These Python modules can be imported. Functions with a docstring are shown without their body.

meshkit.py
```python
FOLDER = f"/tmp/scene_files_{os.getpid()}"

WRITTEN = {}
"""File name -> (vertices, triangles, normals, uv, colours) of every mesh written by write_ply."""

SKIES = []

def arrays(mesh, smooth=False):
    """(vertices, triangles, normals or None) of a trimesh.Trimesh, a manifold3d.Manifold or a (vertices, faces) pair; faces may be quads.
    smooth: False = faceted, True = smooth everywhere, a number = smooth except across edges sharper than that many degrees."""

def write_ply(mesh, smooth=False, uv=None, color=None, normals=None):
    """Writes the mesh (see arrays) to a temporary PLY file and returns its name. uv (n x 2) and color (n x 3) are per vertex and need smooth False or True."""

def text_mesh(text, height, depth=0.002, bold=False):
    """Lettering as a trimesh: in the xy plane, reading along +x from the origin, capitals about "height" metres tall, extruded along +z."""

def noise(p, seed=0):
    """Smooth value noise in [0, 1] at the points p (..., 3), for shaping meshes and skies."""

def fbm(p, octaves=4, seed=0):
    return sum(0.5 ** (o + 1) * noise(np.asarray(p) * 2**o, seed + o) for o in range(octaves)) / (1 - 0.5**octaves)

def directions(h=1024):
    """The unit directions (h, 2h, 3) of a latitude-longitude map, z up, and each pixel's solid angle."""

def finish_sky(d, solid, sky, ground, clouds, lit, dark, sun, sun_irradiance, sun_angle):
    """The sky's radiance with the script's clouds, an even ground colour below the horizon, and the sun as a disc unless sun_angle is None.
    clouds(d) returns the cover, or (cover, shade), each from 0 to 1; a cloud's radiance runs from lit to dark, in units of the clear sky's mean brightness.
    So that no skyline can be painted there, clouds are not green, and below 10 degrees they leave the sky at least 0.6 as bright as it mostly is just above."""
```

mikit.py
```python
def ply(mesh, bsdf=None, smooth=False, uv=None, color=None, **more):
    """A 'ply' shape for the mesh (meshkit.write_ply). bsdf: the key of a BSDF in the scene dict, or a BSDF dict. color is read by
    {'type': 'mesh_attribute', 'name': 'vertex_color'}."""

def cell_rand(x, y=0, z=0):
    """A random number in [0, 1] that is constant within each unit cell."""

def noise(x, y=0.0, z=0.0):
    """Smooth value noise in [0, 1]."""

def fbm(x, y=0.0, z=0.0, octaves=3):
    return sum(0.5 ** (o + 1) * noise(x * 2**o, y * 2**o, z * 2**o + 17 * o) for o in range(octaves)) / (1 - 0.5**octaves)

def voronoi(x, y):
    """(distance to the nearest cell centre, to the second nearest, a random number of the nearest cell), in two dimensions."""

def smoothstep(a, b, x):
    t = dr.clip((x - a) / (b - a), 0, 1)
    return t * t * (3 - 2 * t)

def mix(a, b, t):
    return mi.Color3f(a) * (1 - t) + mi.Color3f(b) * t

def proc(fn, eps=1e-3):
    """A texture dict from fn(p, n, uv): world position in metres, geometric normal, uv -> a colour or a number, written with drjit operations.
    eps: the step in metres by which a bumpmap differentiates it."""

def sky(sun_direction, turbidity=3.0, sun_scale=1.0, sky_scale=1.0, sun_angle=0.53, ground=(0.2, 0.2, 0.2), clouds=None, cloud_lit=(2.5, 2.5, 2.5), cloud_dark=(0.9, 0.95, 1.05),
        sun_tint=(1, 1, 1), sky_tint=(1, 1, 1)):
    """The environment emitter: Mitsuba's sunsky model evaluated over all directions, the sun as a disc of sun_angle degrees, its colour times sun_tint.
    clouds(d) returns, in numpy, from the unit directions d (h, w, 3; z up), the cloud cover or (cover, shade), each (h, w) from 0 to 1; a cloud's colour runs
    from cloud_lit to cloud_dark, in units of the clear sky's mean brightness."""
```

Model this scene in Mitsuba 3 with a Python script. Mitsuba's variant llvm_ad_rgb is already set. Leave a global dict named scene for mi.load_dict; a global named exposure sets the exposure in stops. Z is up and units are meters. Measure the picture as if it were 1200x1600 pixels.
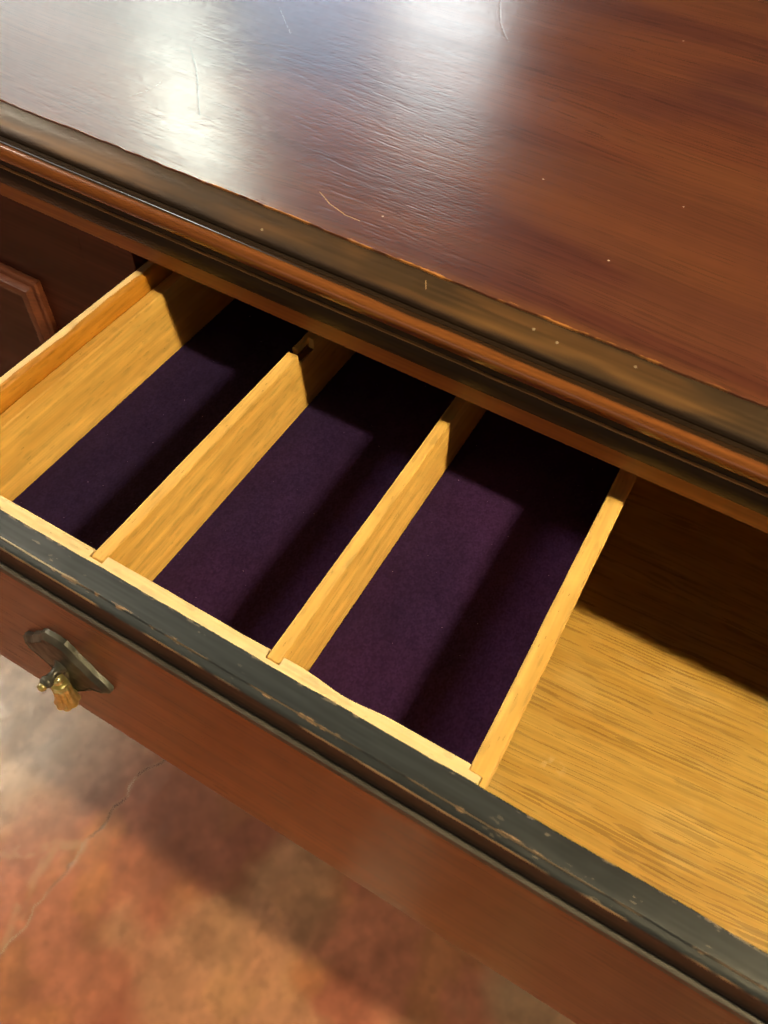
import math
import numpy as np, trimesh, manifold3d as m3
import drjit as dr
import mitsuba as mi, mikit
from mikit import noise, fbm, smoothstep, mix, cell_rand
from meshkit import noise as vnoise, fbm as vfbm

T = mi.ScalarTransform4f
rng = np.random.default_rng(7)
scene, labels = {}, {}
Z0 = 0.780                      # height of the flatware tray's rim above the floor; z below is relative to it until built

# ------------------------------------------------------------------ camera
EYE = np.array([0.00259, -0.12459, 0.34725 + Z0])
FWD = np.array([-0.248247, 0.527626, -0.812394])
UP = -np.array([0.431051, -0.690874, -0.580421])
scene['camera'] = {'type': 'thinlens', 'fov': 2 * math.degrees(math.atan(600 / 1199.9)), 'fov_axis': 'x',
                   'to_world': T().look_at(origin=EYE.tolist(), target=(EYE + FWD).tolist(), up=UP.tolist()),
                   'aperture_radius': 0.0013, 'focus_distance': 0.43, 'near_clip': 0.01, 'far_clip': 100.0}
exposure = 0.0

# ------------------------------------------------------------------ light
A_POS, A_SIZE, A_RAD = np.array([1.22, -0.010, 1.35 + Z0]), (0.20, 0.060), np.array([1.0, 0.77, 0.42]) * 1320
B_POS, B_SIZE, B_RAD = np.array([-2.20, 0.060, 1.30 + Z0]), (0.40, 0.18), np.array([1.0, 0.86, 0.66]) * 215
AIM = np.array([-0.05, 0.10, Z0])
AMBIENT = np.array([1.0, 0.80, 0.58]) * 0.045
PANE_Y = 3.2
scene['ambient'] = {'type': 'constant', 'radiance': {'type': 'rgb', 'value': AMBIENT.tolist()}}


def emitter(rgb):
    return {'type': 'area', 'radiance': {'type': 'rgb', 'value': [float(x) for x in rgb]}}


# ------------------------------------------------------------------ materials
def two(d):
    return {'type': 'twosided', 'bsdf': d}


def principled(color, rough, spec=0.5, bump=None, bscale=1.0, metal=0.0, **more):
    col = mikit.proc(color) if callable(color) else {'type': 'rgb', 'value': list(color)}
    r = mikit.proc(rough) if callable(rough) else rough
    d = {'type': 'principled', 'base_color': col, 'roughness': r, 'specular': spec, 'metallic': metal, **more}
    if bump is not None:
        d = {'type': 'bumpmap', 'arbitrary': {**mikit.proc(bump[0], bump[1])}, 'scale': bscale, 'bsdf': d}
    return two(d)


def segdist(x, y, pts):
    best = mi.Float(9.0)
    for (ax, ay), (bx, by) in zip(pts[:-1], pts[1:]):
        dx, dy = bx - ax, by - ay
        t = dr.clip(((x - ax) * dx + (y - ay) * dy) / (dx * dx + dy * dy), 0, 1)
        best = dr.minimum(best, dr.sqrt(dr.square(x - ax - t * dx) + dr.square(y - ay - t * dy)))
    return best


SCRATCH_ORANGE = [(-.2241, .2264), (-.2133, .2197), (-.1997, .2153), (-.1902, .2151)]
SCRATCH_PALE = [(-.3855, .2482), (-.3804, .2625), (-.3807, .2708), (-.3837, .2818)]
SCRATCH_FINE = [(-.3832, .4186), (-.3692, .4041), (-.3523, .3875)]
SCRATCH_ARC = [(-.2585, .5652), (-.2454, .5289), (-.2327, .5023), (-.2223, .4867), (-.2132, .4749)]
SCRATCH_DARK = [(-.3974, .3265), (-.3724, .3014), (-.3342, .2552)]
SCRATCH_NICK = [(-.4623, .3243), (-.4532, .3234)]
SPECKS = [(-.0352, .3389), (-.1185, .3167), (-.0558, .2621), (-.1814, .2264), (-.102, .562)]
TOP_EDGE = 0.1970


def top_color(p, n, uv):
    x, y = p.x, p.y
    wob = (fbm(x * 3, y * 9, 3) - 0.5) * 0.05
    yy = y + wob + 0.03 * x
    streak = fbm(x * 1.6, yy * 26, 1.0)
    streak2 = fbm(x * 5, yy * 110, 4.0)
    fine = noise(x * 22, yy * 850, 2.0)
    c = mix((.076, .0190, .0105), (.112, .031, .0130), smoothstep(.25, .75, streak))
    c = mix(c, (.150, .052, .018), smoothstep(.50, .85, streak2) * .28)
    c = mix(c, (.056, .0150, .0140), smoothstep(.42, .70, fbm(x * 5, y * 8, 8.0)) * .75)
    c = c * (0.88 + 0.24 * fine)
    pore = smoothstep(.70, .86, noise(x * 45, yy * 1300, 9.0))
    c = mix(c, (.036, .011, .007), pore * .35)
    c = mix(c, (.150, .052, .018), smoothstep(.50, .72, fbm(x * 5 + 4, y * 16, 3.0)) * .30)
    # worn and chipped edge of the veneer
    e = y - TOP_EDGE
    chip = smoothstep(.46, .62, fbm(x * 120, y * 260, 5.0) * .6 + .4 * fbm(x * 22, 3.0)) * smoothstep(-.36, -.26, x) * (1 - smoothstep(-.03, .06, x))
    c = mix(c, (.50, .20, .045), chip * (1 - smoothstep(.0004, .0015, e + (fbm(x * 200, y * 300) - .5) * .002)))
    c = mix(c, (.20, .075, .022), (1 - smoothstep(.001, .012, e)) * .55 * fbm(x * 30, y * 200, 6.0))
    d = segdist(x, y, SCRATCH_ORANGE)
    c = mix(c, (.34, .17, .06), (1 - smoothstep(.0002, .0006, d)) * .9)
    for s, w, col in ((SCRATCH_PALE, .0008, (.30, .24, .18)), (SCRATCH_FINE, .0007, (.34, .28, .24)), (SCRATCH_ARC, .0010, (.24, .21, .19))):
        c = mix(c, col, (1 - smoothstep(w * .2, w * .7, segdist(x, y, s))) * .5 * smoothstep(.25, .5, noise(x * 400, y * 400)))
    for s, w in ((SCRATCH_DARK, .0011), (SCRATCH_NICK, .0008)):
        c = mix(c, (.012, .006, .005), (1 - smoothstep(w * .2, w * .8, segdist(x, y, s))) * .5)
    for sx, sy in SPECKS:
        d = dr.sqrt(dr.square(x - sx) + dr.square(y - sy))
        c = mix(c, (.50, .40, .32), (1 - smoothstep(.0004, .0009, d)) * .8)
    return c


def top_height(p, n, uv):
    x, y = p.x, p.y
    yy = y + 0.03 * x + (fbm(x * 3, y * 9, 3) - 0.5) * 0.02
    pores = smoothstep(.60, .82, noise(x * 110, yy * 1000, 2.0)) * 0.6 + smoothstep(.62, .85, noise(x * 70, yy * 640, 5.0)) * .6
    h = -pores + .35 * fbm(x * 16, yy * 110, 7.0) + 1.4 * noise(x * 7, y * 10, 1.0)
    for s, w in ((SCRATCH_PALE, .0009), (SCRATCH_ORANGE, .0009), (SCRATCH_DARK, .0012), (SCRATCH_FINE, .0009), (SCRATCH_ARC, .0012)):
        h -= .6 * (1 - smoothstep(.0, w, segdist(x, y, s)))
    return h * 0.000055


def top_rough(p, n, uv):
    return .22 + .09 * fbm(p.x * 6, p.y * 30, 2.0)


def mahogany(lo, hi, dark, lx=2.0):
    """Stained wood whose grain runs along x, on faces of any slope."""
    def fn(p, n, uv):
        a, b = p.y * 1.0 + p.z * .35, p.z + p.y * .4
        s = fbm(p.x * lx, a * 55, b * 55)
        f = noise(p.x * 14, a * 620, b * 620)
        c = mix(lo, hi, smoothstep(.30, .70, s))
        c = mix(c, dark, smoothstep(.55, .80, fbm(p.x * 5, a * 22, b * 22 + 9)) * .7)
        return c * (.80 + .40 * f)
    return fn


def wood_height(p, n, uv):
    return (noise(p.x * 16, p.y * 420, p.z * 420) * .5 + noise(p.x * 9, p.y * 90, p.z * 90)) * .00008


BORDER_SCR = [(-.1350, .1925), (-.1330, .1893)]


def border_color(p, n, uv):
    x, y = p.x, p.y
    s = fbm(x * 7, y * 150, 3.0)
    c = mix((.046, .021, .009), (.104, .052, .020), smoothstep(.28, .72, s))
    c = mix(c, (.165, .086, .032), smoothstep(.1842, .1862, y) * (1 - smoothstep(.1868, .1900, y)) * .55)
    c = mix(c, (.048, .030, .016), smoothstep(.1930, .1965, y) * .6)
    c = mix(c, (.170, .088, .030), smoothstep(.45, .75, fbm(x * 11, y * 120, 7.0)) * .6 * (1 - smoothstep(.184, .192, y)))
    c = mix(c, (.044, .028, .015), smoothstep(.42, .66, fbm(x * 14, y * 90, 1.0)) * .75)
    c = c * (.82 + .36 * noise(x * 25, y * 800, 4.0))
    for sx, sy in ((-.0700, .1905), (-.0560, .1890), (-.0150, .1920), (-.2380, .1860)):
        c = mix(c, (.42, .35, .24), (1 - smoothstep(.0003, .0009, dr.sqrt(dr.square((x - sx) * .7) + dr.square(y - sy)))) * .6)
    c = mix(c, (.26, .17, .09), 1 - smoothstep(.0002, .0006, segdist(x, y, BORDER_SCR)))
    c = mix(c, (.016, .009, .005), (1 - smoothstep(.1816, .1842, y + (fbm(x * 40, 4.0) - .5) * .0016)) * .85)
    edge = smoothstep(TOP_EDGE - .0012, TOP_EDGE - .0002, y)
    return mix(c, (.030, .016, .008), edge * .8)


def light_wood(axis, lo, hi, amber=(.42, .22, .045), off=0.0, wear=0.0):
    """Pale drawer wood; axis 0: grain along x, 1: along y."""
    def fn(p, n, uv):
        l, a = (p.x, p.y) if axis == 0 else (p.y, p.x)
        z = p.z
        w = (fbm(l * 4 + off, a * 12, z * 9) - .5) * .012
        s = fbm(l * 16 + off, (a + w) * 160, (z + w) * 130)
        c = mix(lo, hi, smoothstep(.15, .85, s))
        c = mix(c, amber, smoothstep(.45, .85, fbm(l * 14, a * 40, z * 38 + off)) * .40)
        f = noise(l * 45, (a + w) * 1100, (z + w) * 1000)
        m = fbm(l * 60, a * 110, z * 110 + off)
        ticks = smoothstep(.62, .85, noise(l * 110 + z * 90, a * 420, z * 420 - l * 40))
        c = c * (.90 + .18 * f) * (.89 + .22 * m) * (1 - .13 * ticks)
        fleck = smoothstep(.90, .96, noise(l * 170, a * 900, z * 700 + off))
        c = mix(c, (.24, .11, .025), fleck * .4)
        return c
    return fn


TRAY = light_wood(1, (.66, .390, .092), (.80, .520, .150), amber=(.60, .31, .050), off=2.0)


def tray_color(p, n, uv):
    """The notch in the left divider was cut through to a dark red stain."""
    z = p.z - Z0
    c = TRAY(p, n, uv)
    k = smoothstep(.1792, .1796, p.y) * (1 - smoothstep(.1968, .1972, p.y)) * smoothstep(-.2203, -.2200, p.x) * (1 - smoothstep(-.2119, -.2116, p.x))
    k = k * smoothstep(-.0090, -.0082, z) * (1 - smoothstep(-.0048, -.0040, z))
    return mix(c, (.090, .020, .010), k * .9)


def lw_height(p, n, uv):
    return (noise(p.x * 90, p.y * 90, p.z * 500) * .6 + fbm(p.x * 35, p.y * 35, p.z * 120)) * .00012


def side_color(p, n, uv):
    """Drawer side: bare pale crown, old amber varnish on the inner face with a ragged limit."""
    base = light_wood(1, (.68, .47, .20), (.80, .60, .30), amber=(.6, .4, .15))(p, n, uv)
    amb = light_wood(1, (.46, .19, .018), (.62, .30, .035), off=4.0)(p, n, uv)
    lim = -.3365 + .0024 * (fbm(p.y * 38, 2.0, 3.0) - .5) * 2
    return mix(base, amb, smoothstep(lim - .0005, lim + .0005, p.x))


def oak_color(p, n, uv):
    x, y = p.x, p.y
    w = (fbm(x * 3.2, y * 11, 2.0) - .5) * .030 + .0006 * noise(x * 40, y * 90)
    yy = y + w - .04 * x
    ring = fbm(x * 2.2, yy * 120, 1.0)
    c = mix((.53, .315, .062), (.59, .380, .092), smoothstep(.22, .78, ring))
    c = mix(c, (.47, .250, .048), smoothstep(.5, .8, fbm(x * 9, y * 20, 5.0)) * .40)
    c = mix(c, (.68, .49, .18), smoothstep(.52, .8, fbm(x * 30, y * 60, 3.0)) * .35)
    c = c * (.90 + .20 * noise(x * 16, yy * 1000, 3.0))
    dens = smoothstep(.25, .65, noise(x * 4.0, yy * 75, 8.0))
    pore = smoothstep(.62, .78, noise(x * 48, yy * 900, 4.0)) * (.45 + .55 * dens)
    c = mix(c, (.170, .076, .012), pore * .36)
    line = smoothstep(.78, .87, noise(x * 15, yy * 860, 11.0))
    c = mix(c, (.150, .066, .010), line * .32)
    ray = smoothstep(.80, .90, noise(x * 80, y * 240, 6.0))
    c = mix(c, (.72, .52, .20), ray * .10)
    d = dr.sqrt(dr.square((x - .045) / 1.6) + dr.square(y - .082))
    c = mix(c, (.70, .52, .26), (1 - smoothstep(.001, .008, d)) * smoothstep(.4, .7, noise(x * 300, y * 300)) * .7)
    return c


def oak_height(p, n, uv):
    yy = p.y - .04 * p.x
    return -smoothstep(.70, .85, noise(p.x * 26, yy * 820, 4.0)) * .00010


def felt_color(p, n, uv):
    x, y = p.x, p.y
    c = mix((.0215, .0132, .0520), (.0340, .0145, .0580), smoothstep(.25, .75, fbm(x * 14, y * 12, 1.0) * .55 + .45 * smoothstep(-.30, .0, x)))
    c = c * (.76 + .48 * noise(x * 1100, y * 900, 3.0)) * (.86 + .28 * fbm(x * 90, y * 70, 6.0)) * (.78 + .44 * fbm(x * 26 + y * 9, y * 7, 2.0))
    lint = smoothstep(.985, .992, noise(x * 300, y * 380, 5.0))
    return mix(c, (.30, .24, .26), lint * .7)


def felt_height(p, n, uv):
    return (fbm(p.x * 900, p.y * 700, 2.0) + .6 * noise(p.x * 300, p.y * 300)) * .00025


def black_color(p, n, uv):
    x, y, z = p.x, p.y, p.z - Z0
    c = mix((.012, .015, .017), (.023, .028, .031), smoothstep(.3, .7, fbm(x * 16, y * 120, 2.0)))
    c = mix(c, (.034, .042, .048), smoothstep(.05, -.30, x) * .8)  # window sheen painted in: paler and bluer towards the left
    c = c * (.84 + .32 * noise(x * 60, y * 900, 1.0))
    n1 = fbm(x * 42, 3.0, 7.0)
    n2 = fbm(x * 17, 9.0, 1.0)
    on_rim = smoothstep(.0060, .0064, z)
    ridge = 1 - smoothstep(.0002, .0012, dr.abs(y + .0238 + (fbm(x * 90, 1.0) - .5) * .0012))
    c = mix(c, (.34, .21, .11), ridge * smoothstep(.58, .70, fbm(x * 210, y * 700, 7.0) * .62 + .38 * n1 + .35 * (n2 - .5)) * .85 * on_rim)
    c = mix(c, (.15, .105, .065), (1 - smoothstep(.0001, .0004, dr.abs(y + .0238))) * smoothstep(.35, .55, n1) * on_rim)
    thin = 1 - smoothstep(.0001, .0005, dr.abs(y + .0237))
    c = mix(c, (.55, .48, .38), thin * smoothstep(-.20, -.225, x) * on_rim)
    outer = 1 - smoothstep(.0002, .0007, dr.abs(y + .0279)) 
    c = mix(c, (.42, .27, .15), outer * smoothstep(.30, .60, fbm(x * 60, 5.0, 2.0)) * .75 * on_rim)
    spot = smoothstep(.76, .84, fbm(x * 150, y * 480, 4.0)) * smoothstep(.4, .6, noise(x * 22, 2.0, 8.0))
    c = mix(c, (.34, .27, .18), spot * .40 * on_rim)
    inner = (1 - smoothstep(.0003, .0011, dr.abs(y + .0118)))
    c = mix(c, (.45, .36, .24), inner * smoothstep(.62, .72, fbm(x * 190, y * 600, 4.0)) * .35 * on_rim)
    lipz = smoothstep(-.0136, -.0144, z)
    cove = (1 - on_rim) * (1 - lipz)
    c = mix(c, mix((.036, .022, .014), (.054, .034, .023), fbm(x * 14, z * 300, 3.0)), cove)
    c = mix(c, mix((.050, .045, .039), (.098, .088, .076), fbm(x * 40, y * 300, 5.0)), lipz)
    return c


def front_color(p, n, uv):
    x, z = p.x, p.z
    zz = z + (fbm(x * 2.5, z * 6, 4.0) - .5) * .03
    s = fbm(x * 2.2, zz * 34, 1.0)
    c = mix((.235, .054, .0085), (.330, .086, .0130), smoothstep(.25, .75, s))
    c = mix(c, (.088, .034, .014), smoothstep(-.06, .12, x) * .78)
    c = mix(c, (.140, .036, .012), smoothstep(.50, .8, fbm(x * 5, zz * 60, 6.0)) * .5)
    c = mix(c, (.185, .062, .036), smoothstep(-.16, -.28, x) * .7)  # purple-grey sheen off the floor, painted into the left end
    c = c * (.88 + .24 * noise(x * 16, zz * 520, 2.0)) * (.90 + .20 * fbm(x * 60, z * 60, 3.0))
    pore = smoothstep(.76, .88, noise(x * 45, zz * 900, 8.0))
    c = mix(c, (.060, .018, .008), pore * .45)
    return c


CRACK = [(-.3906, .06), (-.3964, .05), (-.41, .0313), (-.4126, .011), (-.4048, -.0131), (-.4096, -.03), (-.4087, -.0569), (-.414, -.0887), (-.4088, -.1089), (-.4117, -.1333), (-.4166, -.18), (-.4103, -.1975), (-.4136, -.216), (-.4168, -.2342), (-.43, -.30)]
VEIN = [(-.4128, -.0899), (-.4444, -.1046), (-.4738, -.133), (-.4968, -.1558), (-.60, -.20)]
VEIN2 = [(-.4444, -.1046), (-.4400, -.150), (-.4250, -.200), (-.4168, -.2342)]


def crack_dist(x, y, pts):
    wx, wy = (fbm(x * 60, y * 60, 1.0) - .5) * .010, (fbm(x * 60, y * 60, 9.0) - .5) * .010
    return segdist(x + wx, y + wy, pts)


def floor_color(p, n, uv):
    x, y = p.x, p.y
    a = fbm(x * 9 + 3, y * 9, 2.0, 4)
    b = fbm(x * 5 + 8, y * 5 + 1, 6.0, 4)
    f = fbm(x * 70, y * 70, 3.0)
    c = mix((.315, .104, .062), (.405, .152, .086), smoothstep(.34, .62, a))
    c = mix(c, (.385, .165, .066), smoothstep(.50, .66, fbm(x * 15, y * 15, 5.0, 5)) * .65)
    c = mix(c, (.190, .070, .042), smoothstep(.50, .66, b) * .65)
    tan = smoothstep(.55, .70, fbm(x * 7 + 2, y * 7 + 5, 8.0, 4))
    c = mix(c, (.460, .280, .150), tan * .45)
    for px, py, r, col in ((-.66, .02, .26, (.52, .42, .33)), (-.105, -.010, .030, (.26, .13, .070)), (.20, .045, .07, (.44, .30, .17)), (-.036, -.225, .060, (.80, .68, .58))):  # last pale patch, out of view, added to reflect as sheen on the drawer front
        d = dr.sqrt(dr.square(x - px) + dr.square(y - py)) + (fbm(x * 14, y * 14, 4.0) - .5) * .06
        c = mix(c, col, (1 - smoothstep(r * .35, r * 1.15, d)) * .72)  # the leftmost patch is tan concrete with the floor sheen painted in
    c = mix(c, c * 1.30, smoothstep(.42, .70, fbm(x * 30, y * 30, 1.0, 4)) * .5)
    c = mix(c, (.16, .062, .036), smoothstep(.55, .78, fbm(x * 40, y * 40, 7.0, 4)) * .22)
    c = c * (.84 + .32 * f)
    v = dr.minimum(crack_dist(x, y, VEIN), crack_dist(x, y, VEIN2))
    c = mix(c, (.46, .33, .20), (1 - smoothstep(.002, .011, v)) * .35 * smoothstep(.35, .6, fbm(x * 40, y * 40, 2.0)))
    k = crack_dist(x, y, CRACK)
    c = mix(c, (.38, .24, .15), (1 - smoothstep(.001, .006, k)) * .25)
    c = mix(c, (.44, .33, .23), (1 - smoothstep(.0003, .0010, k)) * .7 * smoothstep(.50, .60, noise(x * 34, y * 34, 7.0)))
    c = mix(c, (.075, .045, .032), (1 - smoothstep(.0004, .0012, k)) * (1 - smoothstep(.46, .56, noise(x * 34, y * 34, 7.0))))
    return c


def floor_height(p, n, uv):
    k = crack_dist(p.x, p.y, CRACK)
    return (fbm(p.x * 14, p.y * 14, 2.0) * .0016 + fbm(p.x * 120, p.y * 120, 1.0) * .00018) - (1 - smoothstep(.0, .0016, k)) * .0009


def bronze_color(p, n, uv):
    s = fbm(p.x * 90, p.y * 90, p.z * 90)
    return mix((.040, .040, .032), (.105, .105, .086), smoothstep(.3, .75, s))


def brass_color(p, n, uv):
    s = fbm(p.x * 220, p.y * 220, p.z * 220)
    return mix((.72, .62, .22), (.92, .84, .42), smoothstep(.3, .7, s))


NOSE = mahogany((.17, .052, .012), (.30, .105, .022), (.10, .036, .012))


def nose_color(p, n, uv):
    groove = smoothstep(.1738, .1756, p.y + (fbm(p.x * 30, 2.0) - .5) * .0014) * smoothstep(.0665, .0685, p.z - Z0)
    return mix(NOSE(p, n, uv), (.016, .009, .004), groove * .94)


BEAD = mahogany((.034, .022, .015), (.050, .033, .022), (.026, .017, .012))


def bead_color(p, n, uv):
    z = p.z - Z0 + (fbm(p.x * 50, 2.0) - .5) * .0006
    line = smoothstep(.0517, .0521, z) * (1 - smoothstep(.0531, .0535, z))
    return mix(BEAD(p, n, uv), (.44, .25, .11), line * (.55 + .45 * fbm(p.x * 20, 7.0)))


M = {
    'top_veneer': principled(top_color, top_rough, .9, (top_height, 4e-4), 1.0, clearcoat=.6, clearcoat_gloss=.80),
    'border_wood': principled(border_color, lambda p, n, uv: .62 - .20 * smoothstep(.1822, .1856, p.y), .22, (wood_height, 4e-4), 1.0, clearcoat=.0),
    'nose_wood': principled(nose_color, .19, .5, (wood_height, 4e-4), .6, clearcoat=.5, clearcoat_gloss=.93),
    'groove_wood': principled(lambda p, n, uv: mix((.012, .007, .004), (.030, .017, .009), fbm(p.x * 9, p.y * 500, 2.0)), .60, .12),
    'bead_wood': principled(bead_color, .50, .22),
    'rail_wood': principled(mahogany((.20, .062, .014), (.28, .092, .022), (.14, .044, .014)), .40, .5, (wood_height, 4e-4)),
    'case_wood': principled(mahogany((.040, .0075, .0040), (.056, .0105, .0050), (.032, .006, .0035), 1.0), .42, .25, (wood_height, 4e-4)),
    'moulding_wood': principled(mahogany((.085, .024, .012), (.12, .036, .016), (.07, .02, .011)), .22, .7, (wood_height, 4e-4), 1.0, clearcoat=.8, clearcoat_gloss=.85),
    'case_inside': principled((.10, .045, .02), .8, .2),
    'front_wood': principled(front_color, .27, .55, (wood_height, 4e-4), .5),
    'black_paint': principled(black_color, .46, .5, (wood_height, 4e-4), 1.6),
    'side_wood': principled(side_color, .42, .5, (lw_height, 4e-4)),
    'tray_wood_x': principled(light_wood(0, (.74, .55, .26), (.86, .70, .38), amber=(.64, .42, .15)), .46, .4, (lw_height, 4e-4), .8),
    'tray_wood_y': principled(tray_color, .46, .4, (lw_height, 4e-4)),
    'oak': principled(oak_color, .44, .45, (oak_height, 3e-4)),
    'felt': principled(felt_color, .95, .05, (felt_height, 3e-4), 1.0, sheen=.35, sheen_tint=.8),
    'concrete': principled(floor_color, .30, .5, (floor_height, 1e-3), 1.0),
    'bronze': principled(bronze_color, .42, .5, None, 1.0, metal=.35),
    'brass': principled(brass_color, .27, .8, None, 1.0, metal=.9),
    'lamp_body': principled((.55, .55, .53), .5, .4),
    'window_paint': principled((.6, .6, .58), .5, .4),
}
scene.update(M)


# ------------------------------------------------------------------ helpers
def put(key, mesh, bsdf, smooth=38, **more):
    """Adds one entry; mesh is given with z relative to the tray's rim."""
    if hasattr(mesh, 'to_mesh'):
        q = mesh.to_mesh()
        mesh = trimesh.Trimesh(np.array(q.vert_properties[:, :3], float), np.array(q.tri_verts), process=False)
    mesh = mesh.copy()
    mesh.vertices = np.asarray(mesh.vertices) + [0, 0, Z0]
    base, k = key, 0
    while key in scene:
        k += 1
        key = f'{base}_{k:03d}'
    scene[key] = mikit.ply(mesh, bsdf, smooth=smooth, **more)
    return key


def tag(key, label=None, category=None, group=None, kind=None):
    labels[key] = {a: b for a, b in (('label', label), ('category', category), ('group', group), ('kind', kind)) if b}


SPH = m3.Manifold.sphere(1.0, 16)


def rbox(x0, x1, y0, y1, z0, z1, r=.001):
    s = SPH.scale((r, r, r))
    return m3.Manifold.batch_hull([s.translate((x, y, z)) for x in (x0 + r, x1 - r) for y in (y0 + r, y1 - r) for z in (z0 + r, z1 - r)])


def box(x0, x1, y0, y1, z0, z1):
    return m3.Manifold.cube((x1 - x0, y1 - y0, z1 - z0)).translate((x0, y0, z0))


def worn(man, step, amp, freq=40, seed=0):
    """Fine uneven surface of hand-worn wood."""
    q = man.refine_to_length(step).to_mesh()
    v = np.array(q.vert_properties[:, :3], float)
    d = np.stack([vfbm(v * freq, 3, seed + 11 * k) - .5 for k in range(3)], -1)
    return trimesh.Trimesh(v + d * 2 * amp, np.array(q.tri_verts), process=False)


def soften(pts, keep=(), rounds=2):
    """Corner cutting of an open polyline; corners whose index is in keep stay sharp."""
    pts = [np.array(p, float) for p in pts]
    flags = [i in keep or i in (0, len(pts) - 1) for i in range(len(pts))]
    for _ in range(rounds):
        out, fl = [pts[0]], [True]
        for i in range(len(pts) - 1):
            a, b = pts[i], pts[i + 1]
            if not flags[i]:
                out.append(a * .75 + b * .25); fl.append(False)
            elif i:
                out.append(a); fl.append(True)
            if not flags[i + 1]:
                out.append(a * .25 + b * .75); fl.append(False)
        out.append(pts[-1]); fl.append(True)
        pts, flags = out, fl
    return pts


def sweep_x(profile, x0, x1, n=2, warp=None):
    """A closed (y, z) profile run along x, with end caps; warp(v) moves the vertices."""
    from shapely.geometry import Polygon
    P = np.array(profile, float)
    if Polygon(P).exterior.is_ccw is False:
        P = P[::-1]
    m = len(P)
    xs = np.linspace(x0, x1, n)
    V = np.concatenate([np.column_stack([np.full(m, x), P]) for x in xs])
    F = []
    for i in range(n - 1):
        for j in range(m):
            a, b = i * m + j, i * m + (j + 1) % m
            F += [[a, b, b + m], [a, b + m, a + m]]
    tv, tf = trimesh.creation.triangulate_polygon(Polygon(P), engine='earcut')
    idx = [int(np.argmin(((P - q) ** 2).sum(1))) for q in tv]
    for t in tf:
        t = [idx[k] for k in t]
        F += [[t[0], t[2], t[1]], [t[0] + (n - 1) * m, t[1] + (n - 1) * m, t[2] + (n - 1) * m]]
    mesh = trimesh.Trimesh(V, np.array(F), process=False)
    trimesh.repair.fix_normals(mesh)
    if warp is not None:
        mesh.vertices = warp(np.array(mesh.vertices))
    return mesh


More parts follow.
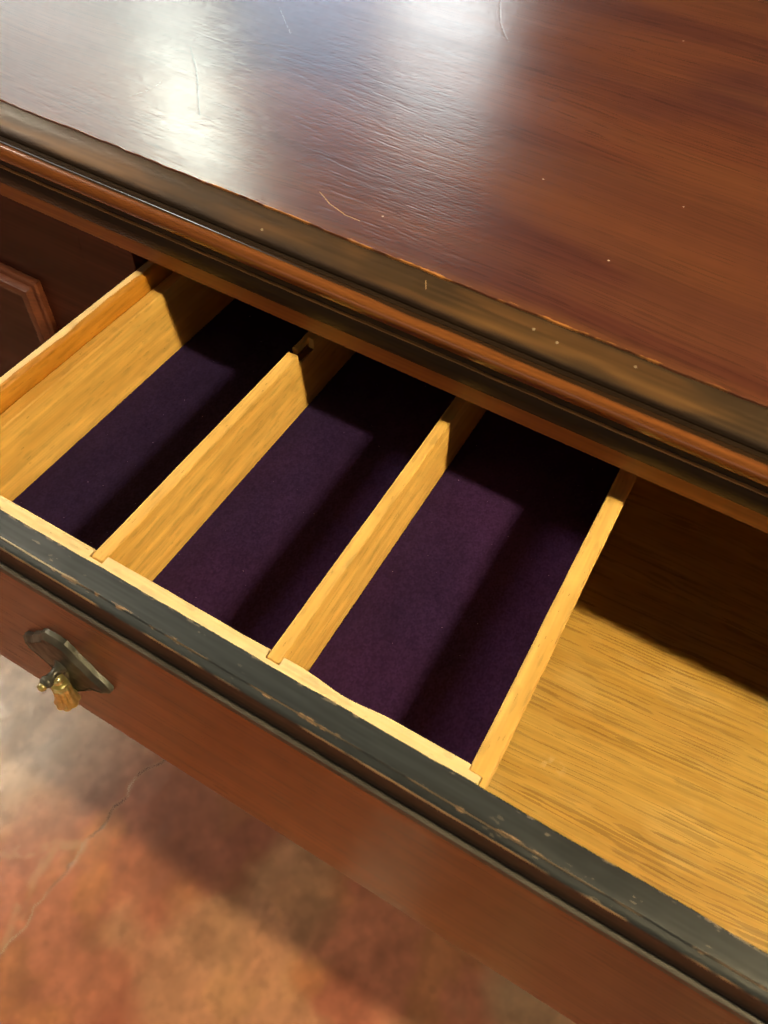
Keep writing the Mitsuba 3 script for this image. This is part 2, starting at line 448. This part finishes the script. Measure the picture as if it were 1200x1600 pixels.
# ------------------------------------------------------------------ floor
g = trimesh.creation.box((9, 9, .05)); g.apply_translation((0, 0, -Z0 - .025))
put('floor', g, 'concrete', smooth=False)
tag('floor', 'stained orange brown concrete floor with a crack', kind='structure')

# ------------------------------------------------------------------ sideboard
SX0, SX1, SYB = -1.02, 1.02, .68


def wavy(amp, f, seed):
    def w(v):
        d = np.stack([vfbm(np.column_stack([v[:, 0] * f, v[:, 1] * 60, v[:, 2] * 60]), 3, seed + 7 * k) - .5 for k in range(3)], -1)
        d[:, 0] = 0
        return v + d * 2 * amp
    return w


def edge_wobble(v):
    front = v[:, 1] < TOP_EDGE + .001
    v[front, 1] += (vfbm(np.column_stack([v[front, 0] * 70, v[front, 0] * 0, v[front, 0] * 0]), 3, 3) - .5) * .0016
    return v


prof = [(TOP_EDGE, .0842), (TOP_EDGE, .0862), (TOP_EDGE + .0004, .0865), (SYB, .0865), (SYB, .0842)]
put('sideboard__top', sweep_x(prof, SX0 + .03, SX1 - .03, 900, edge_wobble), 'top_veneer', smooth=30)
outer = soften([(.1990, .0858), (.1962, .0851), (.1915, .0829), (.1880, .0803), (.1848, .0779), (.1828, .0764), (.1816, .0752), (.1813, .0730)], rounds=2)
put('sideboard__top_border', sweep_x(outer + [(.1990, .0728)], SX0, SX1, 300, wavy(.00018, 18, 1)), 'border_wood', smooth=28)
b = [(.26, .0841), (.1992, .0841), (.1992, .0335), (.26, .0335)]
put('sideboard__top_core', sweep_x(b, SX0 + .01, SX1 - .01), 'case_inside', smooth=False)
ang = np.radians(np.linspace(90, 270, 19))
ang = np.radians(np.linspace(72, 270, 23))
nose = [(.1780, .0722)] + [(.1761 + .0060 * math.cos(a), .0667 + .0060 * math.sin(a)) for a in ang] + [(.1780, .0605)]
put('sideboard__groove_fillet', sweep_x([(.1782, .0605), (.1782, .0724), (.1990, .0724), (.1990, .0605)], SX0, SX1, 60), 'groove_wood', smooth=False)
put('sideboard__nose_moulding', sweep_x(nose, SX0 - .003, SX1 + .003, 300, wavy(.00012, 14, 5)), 'nose_wood', smooth=40)
low = [(.1990, .0603)] + soften([(.1780, .0603), (.1776, .0560), (.1774, .0536), (.1770, .0531), (.1763, .0529), (.1761, .0520), (.1755, .0498), (.1747, .0458), (.1756, .0410), (.1782, .0370), (.1824, .0345)], keep=(2, 3, 4)) + [(.1990, .0345)]
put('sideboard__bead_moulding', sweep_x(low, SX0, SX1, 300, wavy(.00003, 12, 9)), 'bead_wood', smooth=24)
rail = [(.1990, .0343), (.1836, .0343), (.1830, .0338), (.1830, .0212), (.1835, .0206), (.1990, .0206)]
put('sideboard__front_rail', sweep_x(rail, -.985, .985, 200, wavy(.00012, 10, 4)), 'rail_wood', smooth=40)
# case: stiles beside the drawer opening, lower rail, sides, back, inner boards
put('sideboard__stile', rbox(-.4015, -.351, .1870, .2100, -.60, .0204, .0010), 'case_wood')
put('sideboard__stile', rbox(.651, .720, .1870, .2100, -.60, .0204, .0010), 'case_wood')
put('sideboard__lower_rail', rbox(-.3505, .6505, .1870, .2100, -.225, -.190, .0010), 'case_wood')
put('sideboard__lower_panel', rbox(-.3505, .6505, .1900, .2080, -.60, -.2255, .0010), 'case_wood')
put('sideboard__side_panel', rbox(-.985, -.960, .1870, .67, -.62, .0335, .001), 'case_wood')
put('sideboard__side_panel', rbox(.960, .985, .1870, .67, -.62, .0335, .001), 'case_wood')
put('sideboard__back_panel', rbox(-.958, .958, .655, .668, -.62, .0335, .001), 'case_wood')
put('sideboard__inner_board', box(-.958, .958, .2605, .654, .0210, .0330), 'case_inside', False)
put('sideboard__inner_board', box(-.3480, .6480, .2110, .650, -.215, -.195), 'case_inside', False)
put('sideboard__inner_board', box(-.3700, -.3520, .2110, .650, -.60, .0200), 'case_inside', False)
put('sideboard__inner_board', box(.6520, .6700, .2110, .650, -.60, .0200), 'case_inside', False)
put('sideboard__bottom_board', rbox(-.958, .958, .2110, .654, -.640, -.620, .001), 'case_wood')
for x in (-.955, -.40, .66, .925):
    for y in (.215, .63):
        leg = m3.Manifold.batch_hull([box(x, x + .035, y, y + .035, -.642, -.6405), box(x + .006, x + .029, y + .006, y + .029, -Z0 + .001, -Z0 + .003)])
        put('sideboard__leg', leg, 'case_wood', smooth=False)


def frame_moulding(x0, x1, z0, z1, y, profile):
    """A mitred frame on the plane y: profile of (inset from the outer edge, height towards the viewer), closed at the plane."""
    V, F, m = [], [], len(profile)
    for cx, cz, sx, sz in ((x0, z1, 1, -1), (x1, z1, -1, -1), (x1, z0, -1, 1), (x0, z0, 1, 1)):
        V += [(cx + sx * a, y - h, cz + sz * a) for a, h in profile]
    for i in range(4):
        for j in range(m):
            a, b, c, d = i * m + j, i * m + (j + 1) % m, ((i + 1) % 4) * m + (j + 1) % m, ((i + 1) % 4) * m + j
            F += [[a, b, c], [a, c, d]]
    mesh = trimesh.Trimesh(np.array(V), np.array(F), process=False)
    trimesh.repair.fix_normals(mesh)
    return mesh


mould = [(0, -.002), (0, .0045), (.0012, .0060), (.0050, .0062), (.0060, .0075), (.0080, .0108), (.0110, .0120), (.0140, .0116), (.0165, .0095), (.0180, .0060), (.0190, .0050), (.0200, -.002)]
put('sideboard__door', rbox(-.958, -.4022, .1885, .2090, -.600, .0200, .0012), 'case_wood')
put('sideboard__door__panel_moulding', frame_moulding(-.900, -.4640, -.540, -.0560, .1885, mould), 'moulding_wood', smooth=30)
put('sideboard__door', rbox(.7225, .958, .1885, .2090, -.600, .0200, .0012), 'case_wood')
tag('sideboard', 'reddish brown wooden sideboard with polished top and moulded edge', 'sideboard')

# ------------------------------------------------------------------ drawer
DX0, DX1, DT, DB = -.3427, .6400, .0120, -.155


def dent(v):
    """The rim's outer corner is knocked about."""
    k = (v[:, 2] > .004)
    w = (vfbm(np.column_stack([v[:, 0] * 60, v[:, 1] * 90, v[:, 2] * 90]), 3, 21) - .5)
    v[k, 1] += w[k] * .0007
    v[k, 2] += (vfbm(np.column_stack([v[k, 0] * 35, v[k, 1] * 90, v[k, 2] * 0]), 3, 5) - .5) * .0007
    return v


rim = [(-.0112, -.0205), (-.0112, .0115)] + soften([(-.0115, .0120), (-.0233, .0120), (-.0238, .0117), (-.0241, .0108), (-.0260, .0104), (-.0276, .0095), (-.0279, .0080), (-.0277, .0068), (-.0268, .0056), (-.0262, -.0010), (-.0264, -.0110), (-.0272, -.0142), (-.0294, -.0147), (-.0301, -.0153), (-.0300, -.0205)], keep=(8, 11), rounds=1)
put('drawer__front_moulding', sweep_x(rim, -.3560, .6530, 1000, dent), 'black_paint', smooth=35)
face = [(-.0112, -.0207), (-.0298, -.0207)]
for s in np.linspace(.03, 1, 22):
    face.append((-.0300 - .0102 * s ** 1.15, -.0207 - s * (.176 - .0207)))
face += [(-.0395, -.1775), (-.0380, -.1790), (-.0112, -.1790)]


put('drawer__front', sweep_x(face, -.3555, .6525, 60), 'front_wood', smooth=30)
put('drawer__front_core', box(DX0 + .0005, DX1 - .0005, -.0110, -.0080, -.165, -.062), 'case_inside', False)
side = worn(rbox(DX0, -.3335, -.0105, .420, -.170, DT, .0028), .006, .00022, 45, 3)
put('drawer__side', side, 'side_wood')
side = worn(rbox(.6300, DX1, -.0105, .420, -.170, DT, .0028), .008, .00022, 45, 9)
put('drawer__side', side, 'tray_wood_y')
put('drawer__back', rbox(-.3333, .6298, .405, .418, -.150, .0060, .001), 'tray_wood_x')
put('drawer__bottom', box(-.3333, .6298, -.0078, .4045, -.163, DB), 'oak', False)
put('drawer__tray_runner', rbox(-.3333, -.3220, -.0078, .404, -.075, -.0622, .001), 'tray_wood_y')
put('drawer__tray_runner', rbox(-.3215, .6295, -.0078, .0020, -.075, -.0622, .001), 'tray_wood_x')
put('drawer__tray_runner', rbox(-.3215, .6295, .3950, .4045, -.075, -.0622, .001), 'tray_wood_x')

# pull: aged bat-wing plate, post and brass drop
from shapely.geometry import Polygon
PX, PZ, PY = -.2410, -.0960, -.0345


def plate(scale, y0, y1):
    half = [(0, .0340), (.0080, .0330), (.0128, .0285), (.0140, .0245), (.0235, .0160), (.0262, .0112), (.0340, .0062), (.0375, .0012), (.0362, -.0042), (.0280, -.0092), (.0200, -.0142), (.0145, -.0240), (.0070, -.0320), (0, -.0410)]
    pts = half + [(-a, b) for a, b in half[::-1][1:-1]]
    pts = np.array(pts) * .93
    return pts


P2 = plate(0, 0, 0)
nP = len(P2)
V, F = [], []
rings = [(1.0, 0.0), (.995, -.0030), (.87, -.0056), (.845, -.0050), (.80, -.0054)]
for k, dy in rings:
    V += [(PX + a * k, PY + dy, PZ + b * k - .003 * (1 - k)) for a, b in P2]
for i in range(len(rings) - 1):
    for j in range(nP):
        a, b = i * nP + j, i * nP + (j + 1) % nP
        F += [[a, b, b + nP], [a, b + nP, a + nP]]
off = len(V)
V.append((PX, PY - .0066, PZ - .002))
for j in range(nP):
    F.append([off - nP + j, off - nP + (j + 1) % nP, off])
pm = trimesh.Trimesh(np.array(V), np.array(F), process=False)
# lean with the swelling front
lean = lambda v: np.column_stack([v[:, 0], v[:, 1] - (PZ - v[:, 2]) * .072, v[:, 2]])
pm.vertices = lean(np.array(pm.vertices))
trimesh.repair.fix_normals(pm)
put('drawer__pull_plate', pm, 'bronze', smooth=32)
tag('drawer__pull_plate', 'dark aged metal backplate with pointed wings')


def lathe(profile, n=48, lobes=0, amp=0.0):
    P = np.array(profile, float)
    th = np.linspace(0, 2 * np.pi, n, endpoint=False)
    V, F = [], []
    for r, z in P:
        k = 1 + amp * (np.abs(np.cos(lobes * th / 2)) - .6) * (1 if r > .002 else 0)
        V += [(r * kk * math.cos(t), r * kk * math.sin(t), z) for t, kk in zip(th, k)]
    for i in range(len(P) - 1):
        for j in range(n):
            a, b = i * n + j, i * n + (j + 1) % n
            F += [[a, b, b + n], [a, b + n, a + n]]
    m = trimesh.Trimesh(np.array(V), np.array(F), process=False)
    trimesh.repair.fix_normals(m)
    return m


post = lathe([(.0001, .017), (.0026, .0168), (.0040, .0150), (.0042, .0130), (.0030, .0112), (.0026, .0080), (.0034, .004), (.0060, .0015), (.0062, -.002)], 32)
post.apply_transform(trimesh.transformations.rotation_matrix(np.pi / 2, (1, 0, 0)))
post.apply_translation((PX - .001, PY - .004, PZ + .001))
put('drawer__pull_post', post, 'bronze', smooth=40)
drop = lathe([(.0001, .0074), (.0024, .0070), (.0038, .0054), (.0042, .0036), (.0036, .0016), (.0024, .0004), (.0024, -.0004), (.0044, -.0010), (.0052, -.0020), (.0052, -.0030), (.0044, -.0038)], 48)
bell = lathe([(.0036, -.0034), (.0050, -.0042), (.0056, -.0060), (.0056, -.0100), (.0058, -.0150), (.0062, -.0190), (.0070, -.0214), (.0076, -.0230), (.0077, -.0242), (.0072, -.0246), (.0064, -.0236), (.0056, -.0210), (.0001, -.0195)], 144, 8, .13)
drop = trimesh.util.concatenate([drop, bell])
drop.apply_transform(trimesh.transformations.rotation_matrix(-.08, (1, 0, 0)))
drop.apply_translation((PX + .001, PY - .0130, PZ - .0065))
knob = trimesh.creation.icosphere(3, .0028); knob.apply_translation((PX - .001, PY - .0215, PZ + .001))
put('drawer__pull_knob', knob, 'brass', smooth=60)
put('drawer__pull_drop', drop, 'brass', smooth=45)
tag('drawer__pull_drop', 'small shiny fluted brass drop handle')
tag('drawer', 'wide open drawer with black edged red brown front and oak bottom', 'drawer')

# ------------------------------------------------------------------ flatware tray
TX0, XL, X1, X1B, X2, X2B, X3, X3B = -.3317, -.3226, -.2200, -.2118, -.1096, -.1020, .0, .0107
FZ, TB, YB = -.0532, -.0605, .330
NOTCH = .0052


def front_strip():
    m = rbox(TX0, X3 + .0065, -.0105, .0, TB, 0, .0011)
    for a, b in ((XL - .009, XL), (X1, X1B), (X2, X2B)):
        m = m - box(a - .0003, b + .0003, -NOTCH, .002, TB + .001, .002)
    m = m - box(X3 - .0002, X3 + .02, -.02, -.0072, TB - 1, .1) - box(X3 - .0002, X3 + .02, -.0032, .01, TB - 1, .1)
    q = m.refine_to_length(.0035).to_mesh()
    v = np.array(q.vert_properties[:, :3], float)
    d = np.stack([vfbm(v * 55, 3, 31 + k) - .5 for k in range(3)], -1)
    d[:, 0] *= .3
    v += d * .0007
    dip = np.exp(-((v[:, 0] + .066) / .016) ** 2) * (v[:, 1] > -.006) * (v[:, 2] > -.02)
    v[:, 1] -= .0022 * dip * np.clip((v[:, 2] + .02) / .02, 0, 1)
    return trimesh.Trimesh(v, np.array(q.tri_verts), process=False)


put('flatware_tray__front_strip', front_strip(), 'tray_wood_x', smooth=45)
tag('flatware_tray__front_strip', 'pale front strip notched for the dividers')


def divider(xa, xb, notch, seed):
    m = rbox(xa, xb, -NOTCH + .0004, YB, TB + .0015, 0, .0013)
    if notch:
        cut = m3.Manifold.batch_hull([box(xa - .01, xb + .01, .1792, .1794, -.0060, .01), box(xa - .01, xb + .01, .1970, .1972, -.0080, .01)])
        finger = rbox(xa + .0002, xa + .0042, .1835, .2050, -.0085, -.0001, .0012)
        m = (m - cut) + finger
    return worn(m, .005, .00022, 50, seed)


put('flatware_tray__side', worn(rbox(TX0, XL, -NOTCH + .0004, YB, TB, -.0002, .0013), .006, .00022, 50, 2), 'tray_wood_y', smooth=45)
right = rbox(X3, X3B, -.0107, YB, TB, 0, .0014) - box(X3 - .01, X3 + .0070, -.0075, -.0029, TB - .01, .01)
put('flatware_tray__side', worn(right, .005, .00030, 45, 6), 'tray_wood_y', smooth=45)
put('flatware_tray__divider', divider(X1, X1B, True, 4), 'tray_wood_y', smooth=45)
tag('flatware_tray__divider', 'left divider with a notch near its far end')
put('flatware_tray__divider', divider(X2, X2B, False, 8), 'tray_wood_y', smooth=45)
put('flatware_tray__back', rbox(TX0 + .0002, X3B - .0002, YB + .0003, YB + .010, TB, 0, .001), 'tray_wood_x')
put('flatware_tray__bottom', box(TX0 + .001, X3B - .001, -.0095, YB - .0005, TB - .0012, TB + .0010), 'tray_wood_x', False)
for a, b in ((XL, X1), (X1B, X2), (X2B, X3)):
    m = rbox(a + .0003, b - .0003, .0003, YB - .0005, TB + .0012, FZ, .0007)
    put('flatware_tray__felt_lining', m, 'felt', smooth=40)
tag('flatware_tray', 'pale wood flatware tray with three purple felt lined compartments', 'tray')

# ------------------------------------------------------------------ lamps of the room (outside the frame)
def linear_lamp(key, pos, size, rad, label):
    z = (AIM - pos) / np.linalg.norm(AIM - pos)
    x = np.array([1.0, 0, 0]); x -= z * (x @ z); x /= np.linalg.norm(x)
    R = np.eye(4); R[:3, :3] = np.stack([x, np.cross(z, x), z], 1); R[:3, 3] = pos - [0, 0, Z0]
    body = rbox(-size[0] / 2 - .03, size[0] / 2 + .03, -size[1] / 2 - .03, size[1] / 2 + .03, -.09, -.004, .008).to_mesh()
    body = trimesh.Trimesh(np.array(body.vert_properties[:, :3], float), np.array(body.tri_verts), process=False); body.apply_transform(R)
    put(key + '__housing', body, 'lamp_body')
    f = trimesh.Trimesh([(-size[0] / 2, -size[1] / 2, 0), (size[0] / 2, -size[1] / 2, 0), (size[0] / 2, size[1] / 2, 0), (-size[0] / 2, size[1] / 2, 0)], [[0, 1, 2], [0, 2, 3]], process=False)
    f.apply_transform(R)
    put(key + '__diffuser', f, 'lamp_body', smooth=False, emitter=emitter(rad))
    tag(key, label, 'lamp')


linear_lamp('ceiling_lamp', A_POS, A_SIZE, A_RAD, 'warm ceiling lamp above the right end of the sideboard')
linear_lamp('ceiling_lamp_001', B_POS, B_SIZE, B_RAD, 'wider ceiling lamp beyond the left end of the sideboard')
# windows far behind the sideboard, seen as the sheen on its top, and an added, unseen fill light behind the camera
def window(key, y, z0, z1, panes, label, facing=-1):
    for a, b, rad in panes:
        f = trimesh.Trimesh([(a, y, z0), (b, y, z0), (b, y, z1), (a, y, z1)], [[0, 1, 2], [0, 2, 3]] if facing < 0 else [[0, 2, 1], [0, 3, 2]], process=False)
        put(key + '__pane', f, 'window_paint', smooth=False, emitter=emitter(rad))
    xs = [panes[0][0] - .05] + [b for a, b, r in panes]
    for x in xs:
        put(key + '__mullion', rbox(x, x + .05, y - .03, y + .03, z0, z1, .004), 'window_paint')
    put(key + '__sill', rbox(xs[0] - .06, xs[-1] + .11, y - .05, y + .05, z0 - .062, z0 - .002, .004), 'window_paint')
    put(key + '__head', rbox(xs[0] - .06, xs[-1] + .11, y - .04, y + .04, z1 + .002, z1 + .07, .004), 'window_paint')
    tag(key, label, 'window')


window('window', PANE_Y, -.1, 2.85, [(-8.5, -6.6, (1.9, 2.25, 2.30)), (-6.55, -5.0, (2.05, 2.4, 2.45)), (-4.95, -3.40, (2.45, 2.85, 2.75))], 'tall bright window behind the left end of the sideboard')
window('window_001', PANE_Y, -.1, 1.62, [(-2.60, -1.80, (1.75, 2.6, 3.5)), (-1.75, -1.25, (5.4, 6.1, 6.2))], 'lower bluish window behind the middle of the sideboard')
window('window_002', PANE_Y, 1.80, 2.95, [(-3.25, -2.80, (18.0, 20.0, 17.0))], 'narrow very bright upper window between two wider ones')
window('window_003', PANE_Y, -.1, 1.65, [(-3.28, -2.78, (2.8, 3.0, 3.0))], 'narrow lower window beneath the very bright one')
window('window_004', -5.5, -.2, 1.05, [(-3.6, -1.25, (.9, .75, .55)), (-1.2, 1.2, (.9, .75, .55)), (1.25, 3.6, (.9, .75, .55))], 'wide low unseen fill light added in front of the sideboard', 1)  # added to brighten the upright front faces, built as panes
